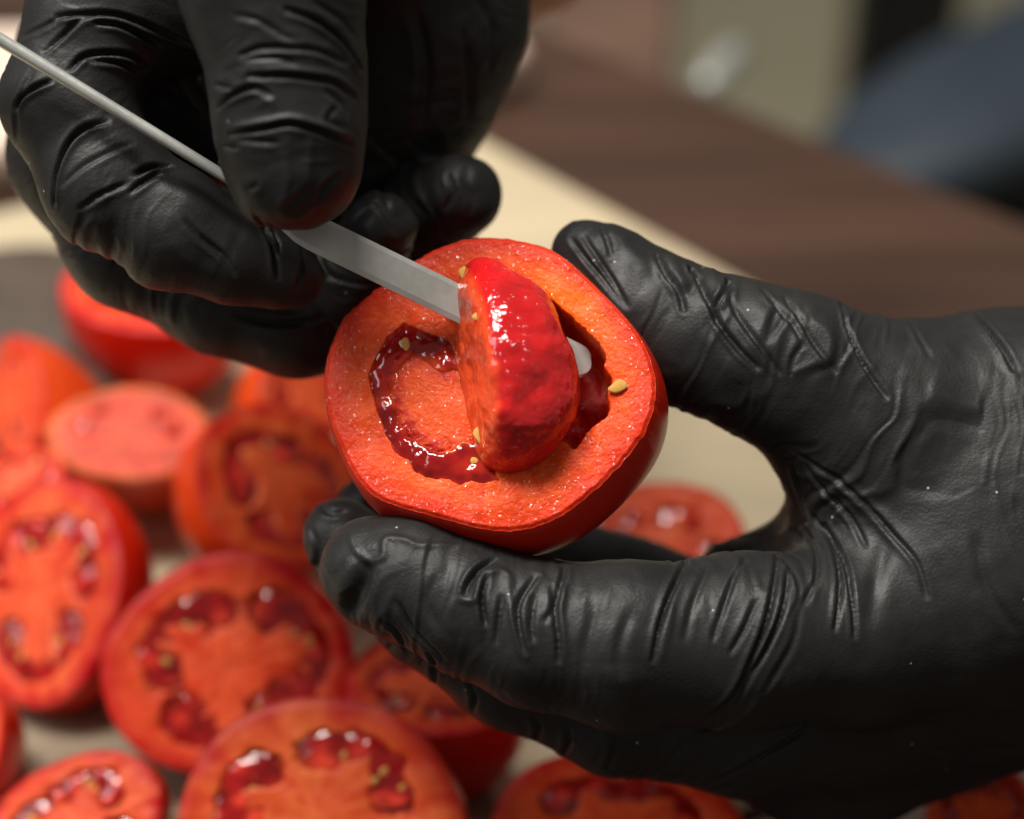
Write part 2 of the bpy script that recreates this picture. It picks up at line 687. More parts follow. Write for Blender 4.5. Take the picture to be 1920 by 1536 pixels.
# ------------------------------------------------------------------ tomato halves
def frame_from(n, roll=0.0):
    n = np.asarray(n, float)
    e1 = RT - n * (RT @ n)
    e1 /= np.linalg.norm(e1)
    e2 = np.cross(n, e1)
    a = math.radians(roll)
    return e1 * math.cos(a) + e2 * math.sin(a), -e1 * math.sin(a) + e2 * math.cos(a)

def polar_faces(nr, na, centre=True, flip=False):
    i, j = np.meshgrid(np.arange(nr - 1), np.arange(na), indexing='ij')
    j2 = (j + 1) % na
    q = np.stack([i * na + j, (i + 1) * na + j, (i + 1) * na + j2, i * na + j2], -1).reshape(-1, 4)
    return q[:, ::-1] if flip else q

def seed_mesh():
    import bmesh
    bm = bmesh.new()
    bmesh.ops.create_uvsphere(bm, u_segments=12, v_segments=8, radius=1)
    for v in bm.verts:
        t = v.co.x
        v.co.y *= 0.62 * (1 - 0.30 * t)
        v.co.z *= 0.24
        v.co.y += 0.07 * math.sin(5 * t)
    me = bpy.data.meshes.new('seed')
    bm.to_mesh(me)
    bm.free()
    smooth(me)
    me.materials.append(SEED)
    return me
SEEDME = seed_mesh()

def add_seed(parent, loc, e1, n, size, base):
    o = bpy.data.objects.new('seed', SEEDME)
    C.objects.link(o)
    o.parent = parent
    e1 = np.asarray(e1) - n * (np.asarray(e1) @ n)
    e1 /= np.linalg.norm(e1)
    e2 = np.cross(n, e1)
    M = Matrix(((e1[0] * size, e2[0] * size, n[0] * size, loc[0] - base[0]),
                (e1[1] * size, e2[1] * size, n[1] * size, loc[1] - base[1]),
                (e1[2] * size, e2[2] * size, n[2] * size, loc[2] - base[2]),
                (0, 0, 0, 1)))
    o.matrix_local = M
    return o

RIM = np.array((0.56, 0.022, 0.007))
PULP = np.array((0.71, 0.068, 0.008))
CORE = np.array((0.76, 0.110, 0.026))
GELC = np.array((0.27, 0.006, 0.006))
SKINC = np.array((0.62, 0.018, 0.004))
ORSKIN = np.array((0.72, 0.075, 0.010))

def tomato_half(label, px, py, z, rx, ry, n, depth, roll=0, loc=None, seeds=5, seed=0, orange=0.0, kind='cross', group='tomato halves lying on the board', lump=0.03, bulge=1.05):
    """a half tomato: skin, flesh with recessed chambers, gel in each chamber, seeds. rx, ry, depth in cm"""
    r = np.random.default_rng(seed + 100)
    c = P(px, py, z)
    n = camvec(*n)
    e1, e2 = frame_from(n, roll)
    base = c - n * depth * 0.01
    T = thing('tomato_half', label, 'tomato', base, group)
    na, nr = 160, 56
    th = np.linspace(0, 2 * np.pi, na, endpoint=False)
    ph = r.random(3) * 6.28
    wob = 1 + lump * (np.cos(2 * th + ph[0]) * 0.5 + np.cos(3 * th + ph[1]) * 0.7 + np.cos(5 * th + ph[2]) * 0.35)
    out = np.stack([np.cos(th) * rx * wob, np.sin(th) * ry * wob], 1) * 0.01
    # chambers in unit coordinates
    if loc is None:
        k = 3
        a0 = r.random() * 6.28
        loc = [(a0 + i * 2.09 + r.normal() * 0.12, 0.56 + r.normal() * 0.02, 0.17, 0.62) for i in range(k)]
    def chamber(u, v):
        best = np.full(u.shape, 9.0)
        for (a, rad, wr, wa) in loc:
            rr = np.hypot(u, v)
            da = (np.arctan2(v, u) - a + np.pi) % (2 * np.pi) - np.pi
            d = np.hypot(np.maximum(np.abs(da) - wa, 0) * rad, (rr - rad - 0.05 * np.cos(da * 2))) - 0.185 * (wr / 0.16)
            lobe = 0.15 * (np.hypot((rr - rad + 0.13) / 0.22, da / (0.60 * wa)) - 1) - 0.015 * np.cos(da * 17)
            best = np.minimum(best, np.maximum(d, -lobe))
        return best
    t = np.linspace(0, 1, nr) ** 0.85
    t[0] = 0.004
    tint = 1 + r.normal(size=3) * np.array([0.05, 0.12, 0.2]) + np.array([0, 0.02, 1.1])
    U = t[:, None] * np.cos(th)[None]
    W = t[:, None] * np.sin(th)[None]
    ch = chamber(U, W)
    nz = fbm(np.stack([U * 6 + seed, W * 6, U * 0 + 3], -1).reshape(-1, 3), 3).reshape(U.shape)
    nh = fbm(np.stack([U * 17 + seed, W * 17, U * 0 + 8], -1).reshape(-1, 3), 2).reshape(U.shape)
    streak = fbm(np.stack([np.cos(th)[None] * 7 + 0 * U, np.sin(th)[None] * 7 + 0 * U, t[:, None] * 2.2 + seed + 0 * U], -1).reshape(-1, 3), 2).reshape(U.shape)
    dpt = smoothstep(0.02, -0.035, ch + nz * 0.03 + nh * 0.03)
    h = -0.15 * dpt + 0.018 * nz - 0.05 * smoothstep(0.93, 1.0, t)[:, None]
    X = t[:, None] * out[None, :, 0]
    Y = t[:, None] * out[None, :, 1]
    V = X[..., None] * e1 + Y[..., None] * e2 + (h * 0.01)[..., None] * n + (c - base)
    rimw = smoothstep(0.80, 1.0, t)[:, None] * np.ones_like(U)
    corew = smoothstep(0.45, 0.0, t)[:, None] * np.ones_like(U)
    col = PULP[None, None] * tint * (1 + np.array([0.12, 0.5, 0.6]) * (0.4 * nz + 0.8 * streak + 0.25 * nh)[..., None])
    col = col + (RIM - PULP) * rimw[..., None] + (CORE - PULP) * np.clip(corew * 0.7 + smoothstep(0.10, 0.0, ch) * 0.7 + 0.5 * streak, 0, 1)[..., None] * (1 - rimw[..., None])
    if kind == 'long':
        st = 0.5 + 0.5 * np.sin(W * 11 + nz * 1.5)
        col = col * np.array([0.93, 0.9, 0.7]) * (1 - 0.28 * st[..., None] * (np.abs(U) < 0.75)[..., None]) + 0.10 * orange * np.array([0.3, 1, 0.1]) * rimw[..., None]
    col = col + (GELC - col) * dpt[..., None] * 0.85
    me = mesh_np('flesh', V.reshape(-1, 3), polar_faces(nr, na), col.reshape(-1, 3))
    link('flesh', me, FLESH_FAR, T)
    # skin
    ns = 28
    s = np.linspace(0, 1, ns)
    a = s * np.pi / 2
    prof = np.cos(a) ** 0.85 * (1 + (bulge - 1) * np.sin(np.clip(s * 2.2, 0, 1) * np.pi))
    prof[-1] = 0.01
    dd = np.sin(a) * depth * 0.01
    S = prof[:, None, None] * (out[None, :, :1] * e1 + out[None, :, 1:] * e2) * 1.002 - dd[:, None, None] * n + (c - base) - 0.0004 * n * (s == 0)[:, None, None]
    sc = SKINC + (ORSKIN - SKINC) * np.clip(orange + 0.15 * np.cos(th * 2 + ph[0]), 0, 1)[None, :, None] * np.ones((ns, 1, 1))
    me = mesh_np('skin', S.reshape(-1, 3), polar_faces(ns, na, flip=False), sc.reshape(-1, 3))
    link('skin', me, SKIN, T)
    # gel + seeds
    for gi, (ga, rad, wr, wa) in enumerate(loc):
        m, k = 30, 9
        la = np.linspace(-wa - wr / rad * 0.8, wa + wr / rad * 0.8, m)
        lv = np.linspace(-1, 1, k)
        A, L = np.meshgrid(la, lv, indexing='ij')
        endw = np.sqrt(np.clip(1 - (np.abs(A) / (wa + wr / rad)) ** 4, 0, 1))
        R_ = rad + 0.05 * np.cos(A * 2) + L * 0.21 * (wr / 0.16) * endw
        gu, gv = R_ * np.cos(A + ga), R_ * np.sin(A + ga)
        gn = fbm(np.stack([gu * 7 + seed, gv * 7, gu * 0 + gi], -1).reshape(-1, 3), 2).reshape(gu.shape)
        hh = -0.115 + 0.085 * np.sqrt(np.clip(1 - L ** 2, 0, 1)) * endw + 0.035 * gn
        wv = np.interp((np.arctan2(gv, gu)) % (2 * np.pi), np.append(th, 2 * np.pi), np.append(wob, wob[0]))
        G = (gu * rx * 0.01 * wv)[..., None] * e1 + (gv * ry * 0.01 * wv)[..., None] * e2 + (hh * 0.01)[..., None] * n + (c - base)
        gc = GELC * 1.3 * (1 + 0.5 * gn[..., None]) + np.array((0.35, 0.06, 0.02)) * np.clip(-L * 0.6 - 0.1 + gn, 0, 1)[..., None]
        ii, jj = np.meshgrid(np.arange(m - 1), np.arange(k - 1), indexing='ij')
        q = np.stack([ii * k + jj, ii * k + jj + 1, (ii + 1) * k + jj + 1, (ii + 1) * k + jj], -1).reshape(-1, 4)[:, ::-1]
        me = mesh_np('gel', G.reshape(-1, 3), q, np.clip(gc, 0, 1).reshape(-1, 3))
        link('gel', me, GEL, T)
        for q_ in range(max(seeds - 2, min(seeds, 1))):
            aa = ga + r.uniform(-wa, wa)
            rr = rad + r.uniform(-0.4, 0.7) * wr
            u, v = rr * math.cos(aa), rr * math.sin(aa)
            L0 = c + u * rx * 0.01 * e1 + v * ry * 0.01 * e2 + n * (-0.0004 + r.uniform(-.0006, .0003))
            rd = math.cos(aa) * e1 + math.sin(aa) * e2 + r.normal() * 0.3 * e2
            add_seed(T, L0, rd, n, 0.0015 * r.uniform(0.65, 1.0), base)
    return T

# ------------------------------------------------------------------ the tomato half in the hand
FC = P(918, 722, 45.0)
FN = camvec(-0.16, 0.30, 0.94)
def onface(x, y, h=0.0):
    """picture pixel -> point of the cut plane, raised by h (metres) along its normal"""
    x = np.asarray(x, float)
    y = np.asarray(y, float)
    d = FW + ((x - 960) * K)[..., None] * RT - ((y - 768) * K)[..., None] * UP
    t = ((FC - CAM) @ FN) / (d @ FN)
    return CAM + t[..., None] * d + np.asarray(h)[..., None] * FN

OUT = [(900, 444), (960, 448), (1020, 462), (1060, 485), (1100, 520), (1140, 560), (1172, 594), (1196, 625), (1215, 660),
       (1226, 700), (1228, 740), (1220, 785), (1203, 818), (1180, 850), (1142, 892), (1100, 930), (1052, 964), (1000, 986),
       (950, 994), (900, 990), (850, 978), (800, 964), (750, 950), (705, 932), (676, 905), (655, 875), (640, 840), (622, 800),
       (612, 760), (608, 720), (612, 672), (626, 630), (650, 590), (690, 555), (740, 515), (790, 480), (842, 456)]
CAV = [(905, 560), (958, 522), (1003, 546), (1038, 566), (1069, 592), (1100, 620), (1126, 648), (1134, 668), (1133, 690), (1147, 712),
       (1138, 735), (1141, 760), (1136, 780), (1120, 792), (1100, 808), (1077, 838), (1056, 826), (1020, 838), (970, 850), (920, 830), (890, 760), (880, 680)]
GELP = [(755, 604), (736, 624), (724, 632), (712, 655), (701, 676), (690, 700), (694, 726), (698, 744), (704, 768), (716, 794), (720, 812),
        (733, 832), (741, 850), (764, 864), (778, 886), (796, 896), (822, 899), (842, 901), (862, 911), (884, 903), (908, 906), (937, 902),
        (924, 868), (910, 838), (890, 812), (880, 780), (868, 740), (864, 708), (868, 690), (854, 664), (843, 640), (818, 628), (795, 622), (772, 611)]

COREP = [(775, 668), (750, 692), (738, 730), (748, 778), (778, 824), (822, 846), (868, 834), (905, 808), (945, 720), (900, 640), (868, 688), (836, 700), (812, 682)]
def held_tomato():
    base = FC - FN * 0.030
    T = thing('tomato_half', 'large tomato half being scooped out, held in the black gloved hand', 'tomato', base)
    o = closed_curve(OUT, 740)
    o = o + (fbm(np.column_stack([o / 14.0, np.zeros(len(o))]), 2) * 1.6)[:, None] * np.array([1, 0.8])
    na = len(o)
    ctr = np.array([930.0, 715.0])
    nr = 300
    t = np.linspace(0, 1, nr) ** 0.75
    t[0] = 0.002
    G = ctr + t[:, None, None] * (o - ctr)[None]
    flat = G.reshape(-1, 2)
    tt = np.repeat(t, na)
    nz = fbm(np.column_stack([flat / 55.0, np.zeros(len(flat)) + 2]), 3)
    nf = fbm(np.column_stack([flat / 9.0, np.zeros(len(flat)) + 5]), 2)
    cav = poly_sdf(flat, closed_curve(CAV, 120)) + nf * 1.6
    gel = poly_sdf(flat, np.array(GELP, float)) + nf * 1.5
    gsoft = smoothstep(24, 0, gel) * np.exp(-((np.hypot(flat[:, 0] - 815, (flat[:, 1] - 750) / 1.2)) / 110) ** 4)
    ng = fbm(np.column_stack([flat / 4.6, np.zeros(len(flat)) + 1]), 2)
    cd_ = smoothstep(2, -20, cav)
    depth = 1.75 * (1 - (1 - cd_) ** 1.7) * (1 + 0.10 * nz)
    csd = poly_sdf(flat, closed_curve(COREP, 78)) + 5 * nf + 3 * ng
    gd = smoothstep(1, -8, gel) * smoothstep(-8, 34, csd)
    rimd = smoothstep(0.97, 1.0, tt)
    edge = np.exp(-np.maximum(cav, 0) / 9.0) * (cav > -2)
    # slightly raised placenta between the chambers
    core = np.exp(-(((flat[:, 0] - 815) / 75) ** 2 + ((flat[:, 1] - 745) / 90) ** 2))
    h = -depth - 0.20 * gd - 0.06 * rimd + 0.030 * nz + 0.004 * nf + 0.0042 * ng - 0.05 * edge + 0.05 * core
    V = onface(flat[:, 0], flat[:, 1], h * 0.01) - base
    # colours of the layers, more orange towards the upper right rim
    col = np.tile(PULP, (len(flat), 1)) * (1 + np.array([0.10, 0.22, 0.22])[None] * (nz + 0.5 * nf + 0.35 * ng)[:, None])
    aa = np.arctan2(flat[:, 1] - 715, flat[:, 0] - 930)
    vein = fbm(np.column_stack([np.cos(aa) * 16, np.sin(aa) * 16, tt * 1.6]), 2)
    col *= 1 + np.array([0.05, 0.30, 0.45])[None] * (vein * smoothstep(0.35, 0.7, tt))[:, None]
    pale = np.clip(fbm(np.column_stack([flat / 26.0, np.zeros(len(flat)) + 14]), 2) - 0.25, 0, 1)
    col += (np.array((0.80, 0.15, 0.045)) - col) * (0.4 * pale * smoothstep(0.96, 0.85, tt))[:, None]
    rd = smoothstep(0.80, 1.0, tt + 0.05 * nz) * 0.9
    col += (RIM - col) * rd[:, None]
    warm = np.exp(-(((flat[:, 0] - 1060) / 120) ** 2 + ((flat[:, 1] - 570) / 100) ** 2)) * (1 - rd)
    col += (np.array((0.86, 0.17, 0.006)) - col) * (0.65 * warm)[:, None]
    col += (CORE - col) * (0.6 * core)[:, None]
    col += (np.array((0.42, 0.012, 0.008)) - col) * smoothstep(-13, -27, cav)[:, None]
    col += (np.array((0.44, 0.016, 0.008)) - col) * np.clip(smoothstep(-34, 4, csd) * (gel < 30) * (0.42 + 0.9 * nz + 0.4 * nf) * smoothstep(40, 10, csd), 0, 1)[:, None]
    col += (GELC - col) * (gd * 0.9)[:, None]
    me = mesh_np('flesh', V, polar_faces(nr, na), np.clip(col, 0.002, 1))
    link('flesh', me, FLESH, T)
    # skin: bulges a little past the cut, then closes behind
    ns = 60
    s = np.linspace(0, 1, ns)
    a = s * np.pi / 2
    rim = onface(o[:, 0], o[:, 1]) - FC
    ker = np.hanning(69)
    ker /= ker.sum()
    rs = np.stack([np.convolve(np.concatenate([rim[-34:, k], rim[:, k], rim[:34, k]]), ker, 'valid') for k in range(3)], 1) * 1.004
    bl = smoothstep(0, 0.12, s)[:, None, None]
    rim = rim[None] * (1 - bl) + rs[None] * bl
    prof = np.cos(a) ** 0.8 * (1 + 0.07 * np.sin(np.clip(s * 2.0, 0, 1) * np.pi))
    prof[-1] = 0.006
    dd = np.sin(a) ** 0.9 * 0.034
    drift = (camvec(0.25, -0.6, 0) * 0.0045)
    S = prof[:, None, None] * rim * 1.003 - dd[:, None, None] * FN + (np.sin(a) * 1.0)[:, None, None] * drift + (FC - base)
    S[0] -= FN * 0.0007
    me = mesh_np('skin', S.reshape(-1, 3), polar_faces(ns, na), np.tile(SKINC, (ns * na, 1)))
    link('skin', me, SKIN, T)
    # gel in the left chamber: a solid with a wobbly wet top
    step = 2.6
    gp = np.array(GELP, float)
    cpoly = closed_curve(COREP, 78)
    def f(p):
        d2 = poly_sdf(p[:, :2] * 100, gp) / 100
        nn = fbm(np.column_stack([p[:, :2] * 100 / 17.0, np.zeros(len(p)) + 9]), 2)
        rc = poly_sdf(p[:, :2] * 100, cpoly) + nn * 7
        top = -0.03 + 0.024 * nn + 0.09 * smoothstep(0, -0.2, d2) - 0.13 * smoothstep(10, -14, rc)
        hz = np.maximum(p[:, 2] - top, -0.30 - p[:, 2])
        k = 0.06
        return -smin(-(d2 - 0.03), -hz, k)
    V, Q = nets(f, (6.7, 5.9, -0.45), (9.5, 9.25, 0.35), 0.026)
    V = relax(V, Q, 1)
    pn = fbm(np.column_stack([V[:, :2] * 100 / 30.0, np.zeros(len(V)) + 1]), 3)
    inner = smoothstep(16, -8, poly_sdf(V[:, :2] * 100, cpoly))
    gc = GELC * (1 + 0.3 * pn)[:, None]
    gc = gc + (PULP * 0.8 - gc) * np.clip(inner * 1.1 + 0.35 * pn, 0, 1)[:, None]
    W = onface(V[:, 0] * 100, V[:, 1] * 100, V[:, 2] * 0.01) - base
    me = mesh_np('gel', W, Q[:, ::-1], np.clip(gc, 0.002, 1))
    link('gel', me, GEL, T)
    for (x, y, dx, dy, sz, h) in ((762, 648, 0.3, 1, .0015, .0006), (1158, 727, -0.8, 0.35, .0020, .0005), (905, 826, 0.3, 1, .0018, .0035),
                                  (893, 864, 1, 0.4, .0014, .0003), (836, 862, 1, .3, .0012, .0002)):
        add_seed(T, onface(x, y, np.float64(h)), dx * RT - dy * UP, FN, sz, base)
    return T, base
held_tomato()

# ------------------------------------------------------------------ the scooped piece lifted by the blade
def pulp_piece():
    base = onface(np.float64(970), np.float64(690))
    def hp(x, y, h, r):
        q = onface(np.float64(x), np.float64(y), np.float64(h * 0.01))
        return [*q, r * 1.047e-4]
    A = np.array([hp(916, 546, 0.45, 38), hp(934, 612, 0.45, 86), hp(950, 692, 0.42, 110), hp(961, 764, 0.22, 104), hp(950, 804, -0.08, 74)], np.float32)
    q1, q2, q3 = (onface(np.float64(x), np.float64(y), np.float64(h)) for x, y, h in ((850, 590, .002), (896, 850, .002), (910, 660, .0125)))
    pn = np.cross(q3 - q1, q2 - q1)
    pn /= np.linalg.norm(pn)
    if pn @ RT > 0:
        pn = -pn
    def parts(p):
        a = capsule_chain(p, A, 0.008) + fbm(p * 170, 2) * 0.0005
        n5 = fbm(p * 420, 2)
        b = (p - q1) @ pn + n5 * 0.00025 + fbm(p * 130, 2) * 0.0006
        return a, b
    def f(p):
        a, b = parts(p)
        return -smin(-a, -b, 0.0030)
    V, Q = nets(f, FC + (-0.022, -0.028, -0.028), FC + (0.03, 0.03, 0.04), 0.00034)
    V = relax(V, Q, 1)
    p = V.astype(np.float32)
    da, db = parts(p)
    n = fbm(p * 300, 3)
    wgt = smoothstep(-0.0022, 0.0002, db - da + n * 0.0004)
    n2 = fbm(p * 120, 3)
    col = np.array((0.56, 0.012, 0.014)) * (1 + 0.3 * n2)[:, None]
    n4 = fbm(p * 420, 3)
    col += (np.array((0.74, 0.080, 0.020)) * (1 + 0.22 * n4)[:, None] - col) * wgt[:, None]
    me = mesh_np('tomato_pulp', V - base, Q, np.clip(col, 0.002, 1))
    o = link('tomato_pulp', me, gel_material('wet pulp', 0.55, True, 0.75), None, base)
    tag(o, 'glossy dark red lump of tomato pulp lifted on the blade', 'tomato pulp')
    for (x, y, dx, dy, sz, h) in ((884, 541, 0.2, 1, .0016, .0082), (855, 556, 1, 0.8, .0015, .0050), (920, 636, 0.8, -.4, .0013, .0138), (838, 585, 1, .5, .0016, .0066)):
        add_seed(o, onface(x, y, np.float64(h)), dx * RT - dy * UP, FN, sz, base)
pulp_piece()

# ------------------------------------------------------------------ knife
def knife():
    a = P(-330, -127, 43.2)
    b = P(620, 452, 44.55)
    tip = P(1106, 691, 45.45)
    T = thing('knife', 'slim steel knife with thin rod handle, blade stuck into the tomato half', 'knife', b)
    # handle: a slim round rod, slightly thicker at the far end
    na = 20
    pts = np.array([a + (b - a) * s for s in np.linspace(0, 0.945, 30)])
    ax = (b - a) / np.linalg.norm(b - a)
    u = np.cross(ax, FW)
    u /= np.linalg.norm(u)
    v = np.cross(ax, u)
    th = np.linspace(0, 2 * np.pi, na, endpoint=False)
    rad = np.interp(np.linspace(0, 1, 30), [0, 0.35, 0.75, 1], [0.00150, 0.00130, 0.00112, 0.0010])
    V = pts[:, None] + rad[:, None, None] * (np.cos(th)[None, :, None] * u + np.sin(th)[None, :, None] * v)
    me = mesh_np('handle', V.reshape(-1, 3) - b, polar_faces(30, na))
    link('handle', me, ROD, T)
    # blade: flat strip with ground edges and a round tip
    d = (tip - b) / np.linalg.norm(tip - b)
    L = np.linalg.norm(tip - b)
    wdir = np.cross(d, FN)
    wdir /= np.linalg.norm(wdir)
    nb = np.cross(wdir, d)
    if nb @ FW > 0:
        nb = -nb
    import bmesh
    bm = bmesh.new()
    xs = np.concatenate([np.linspace(-0.013, L - 0.0034, 30), L - 0.0034 + 0.0034 * np.sin(np.linspace(0, np.pi / 2, 12)[1:])])
    rows = []
    for x in xs:
        hw = 0.0036
        if x > L - 0.0034:
            hw = 0.0036 * math.sqrt(max(1 - ((x - L + 0.0034) / 0.0034) ** 2, 0.0004))
        hw *= 0.35 + 0.65 * float(smoothstep(-0.014, -0.004, x))
        curve = 0.0004 * math.sin(x / L * 3.0)
        row = []
        for (wf, tf) in ((-1, 0.00008), (-0.72, 0.00042), (0.72, 0.00042), (1, 0.00008), (1, -0.00008), (0.72, -0.00042), (-0.72, -0.00042), (-1, -0.00008)):
            q = b + d * x + wdir * hw * wf + nb * (tf + curve) - b
            row.append(bm.verts.new(q))
        rows.append(row)
    for r0, r1 in zip(rows[:-1], rows[1:]):
        for j in range(8):
            bm.faces.new((r0[j], r0[(j + 1) % 8], r1[(j + 1) % 8], r1[j]))
    bm.faces.new(rows[0])
    bm.faces.new(rows[-1][::-1])
    bmesh.ops.recalc_face_normals(bm, faces=bm.faces)
    me = bpy.data.meshes.new('blade')
    bm.to_mesh(me)
    bm.free()
    link('blade', me, STEEL, T)
knife()

# ------------------------------------------------------------------ gloved hands
def build_hand(name, label, fingers, palm, kp, kf, folds, lo, hi, h, base, rumple):
    F = [(chain(r), k) for r, k in fingers]
    Pm = [chain(r) for r in palm]
    def f(p):
        d = None
        for c_, k in F:
            v = capsule_chain(p, c_, k)
            d = v if d is None else smin(d, v, 0.0012)
        e = None
        for c_ in Pm:
            v = capsule_chain(p, c_, 0.01)
            e = v if e is None else smin(e, v, kp)
        return smin(d, e, kf)
    V, Q = nets(f, lo, hi, h)
    V = relax(V, Q, 2)
    N = normals(V, Q)
    disp = np.zeros(len(V))
    for fo in folds:
        disp += fold(V, N, f, *fo[:3], **(fo[3] if len(fo) > 3 else {}))
    # loose film: fine stretched folds that run round each finger, gathered in patches
    best = np.full(len(V), 9.0, np.float32)
    sc = np.zeros(len(V), np.float32)
    sc_g = np.zeros(len(V), int)
    Vf = V.astype(np.float32)
    for gi, c_ in enumerate([c for c, _ in F] + Pm[:2]):
        run = 0.0
        for a, b in zip(c_[:-1], c_[1:]):
            ab = b[:3] - a[:3]
            L = np.linalg.norm(ab)
            t = np.clip(((Vf - a[:3]) @ ab) / (L * L), 0, 1)
            q = Vf - a[:3] - t[:, None] * ab
            d = np.sqrt((q * q).sum(1)) - (a[3] + t * (b[3] - a[3])) + (0.004 if gi >= len(F) else 0)
            m = d < best
            best[m] = d[m]
            sc_g[m] = gi
            sc[m] = gi * 3.1 + run + t[m] * L
            run += L
    sc = sc + fbm(V * 55, 2) * 0.0045
    w1 = fbm(np.column_stack([sc / 0.0042, V[:, 0] * 45, V[:, 2] * 45 + V[:, 1] * 30]), 2)
    w2 = fbm(np.column_stack([sc / 0.0019 + 40, V[:, 0] * 90, V[:, 2] * 90]), 2)
    calm = np.where(sc_g >= len(F), 0.3, 1.0)
    patch = calm * smoothstep(-0.15, 0.55, fbm(V * 38 + 11, 2))
    patch2 = smoothstep(0.0, 0.6, fbm(V * 60 + 31, 2))
    disp += rumple * patch * (0.00050 * (np.clip(1 - np.abs(w1) * 2.6, 0, 1) ** 1.5) - 0.00042 * (np.clip(1 - np.abs(w1 - 0.35) * 4.0, 0, 1)))
    disp += rumple * patch2 * 0.00020 * (np.clip(1 - np.abs(w2) * 2.4, 0, 1) - 0.4)
    # soft dents
    disp += rumple * (fbm(V * 70, 2) * 0.00035 + fbm(V * 210 + 5, 2) * 0.00012)
    V = V + N * disp[:, None]
    V = relax(V, Q, 1, 0.35)
    me = mesh_np(name, V - base, Q)
    o = link(name, me, GLOVE, None, base)
    tag(o, label, 'gloved hand')
    return o

S, M_, W_ = 0.17, 0.10, 0.055                  # strong, medium, weak crease depth (cm)

# right of the picture: thumb above, fingers below, gripping the tomato half
index = [(1600, 1190, 46.0, 165), (1400, 1205, 45.3, 160), (1160, 1210, 44.9, 150), (1010, 1190, 44.9, 134), (880, 1138, 45.0, 120), (770, 1085, 45.2, 112), (698, 1068, 45.4, 100)]
middle = [(1640, 1290, 48.5, 165), (1400, 1350, 47.8, 140), (1160, 1330, 47.4, 118), (960, 1258, 47.3, 104), (800, 1150, 47.4, 92), (690, 1060, 47.6, 82), (640, 1006, 47.7, 72)]
ring = [(1680, 1250, 51, 160), (1400, 1210, 51.5, 140), (1180, 1120, 51.6, 108), (1000, 1040, 51.4, 92), (820, 980, 50.6, 80), (690, 950, 49.8, 58)]
thumb = [(1640, 790, 47.0, 190), (1500, 706, 46.6, 148), (1395, 668, 46.5, 132), (1300, 634, 46.6, 122), (1210, 580, 46.8, 110), (1130, 505, 47.0, 82), (1090, 468, 47.1, 54)]
palm = [[(1640, 800, 47.2, 190), (1900, 830, 47.8, 235), (2200, 880, 48.5, 300)],
        [(1610, 1195, 46.5, 165), (1800, 1100, 47.0, 230), (2200, 1000, 48.0, 330)],
        [(1640, 1290, 48.8, 165), (1850, 1212, 49.2, 222), (2200, 1080, 49.5, 330)],
        [(1680, 1260, 51.5, 165), (1900, 1180, 51.5, 220), (2200, 1050, 51, 300)],
        [(1690, 960, 47.4, 175), (1900, 960, 47.4, 240)],
        [(1400, 1385, 49.0, 112), (1560, 1425, 50.0, 130), (1700, 1345, 50.5, 160)], [(1480, 1080, 48.6, 100), (1375, 1085, 48.8, 74)]]
G = {}
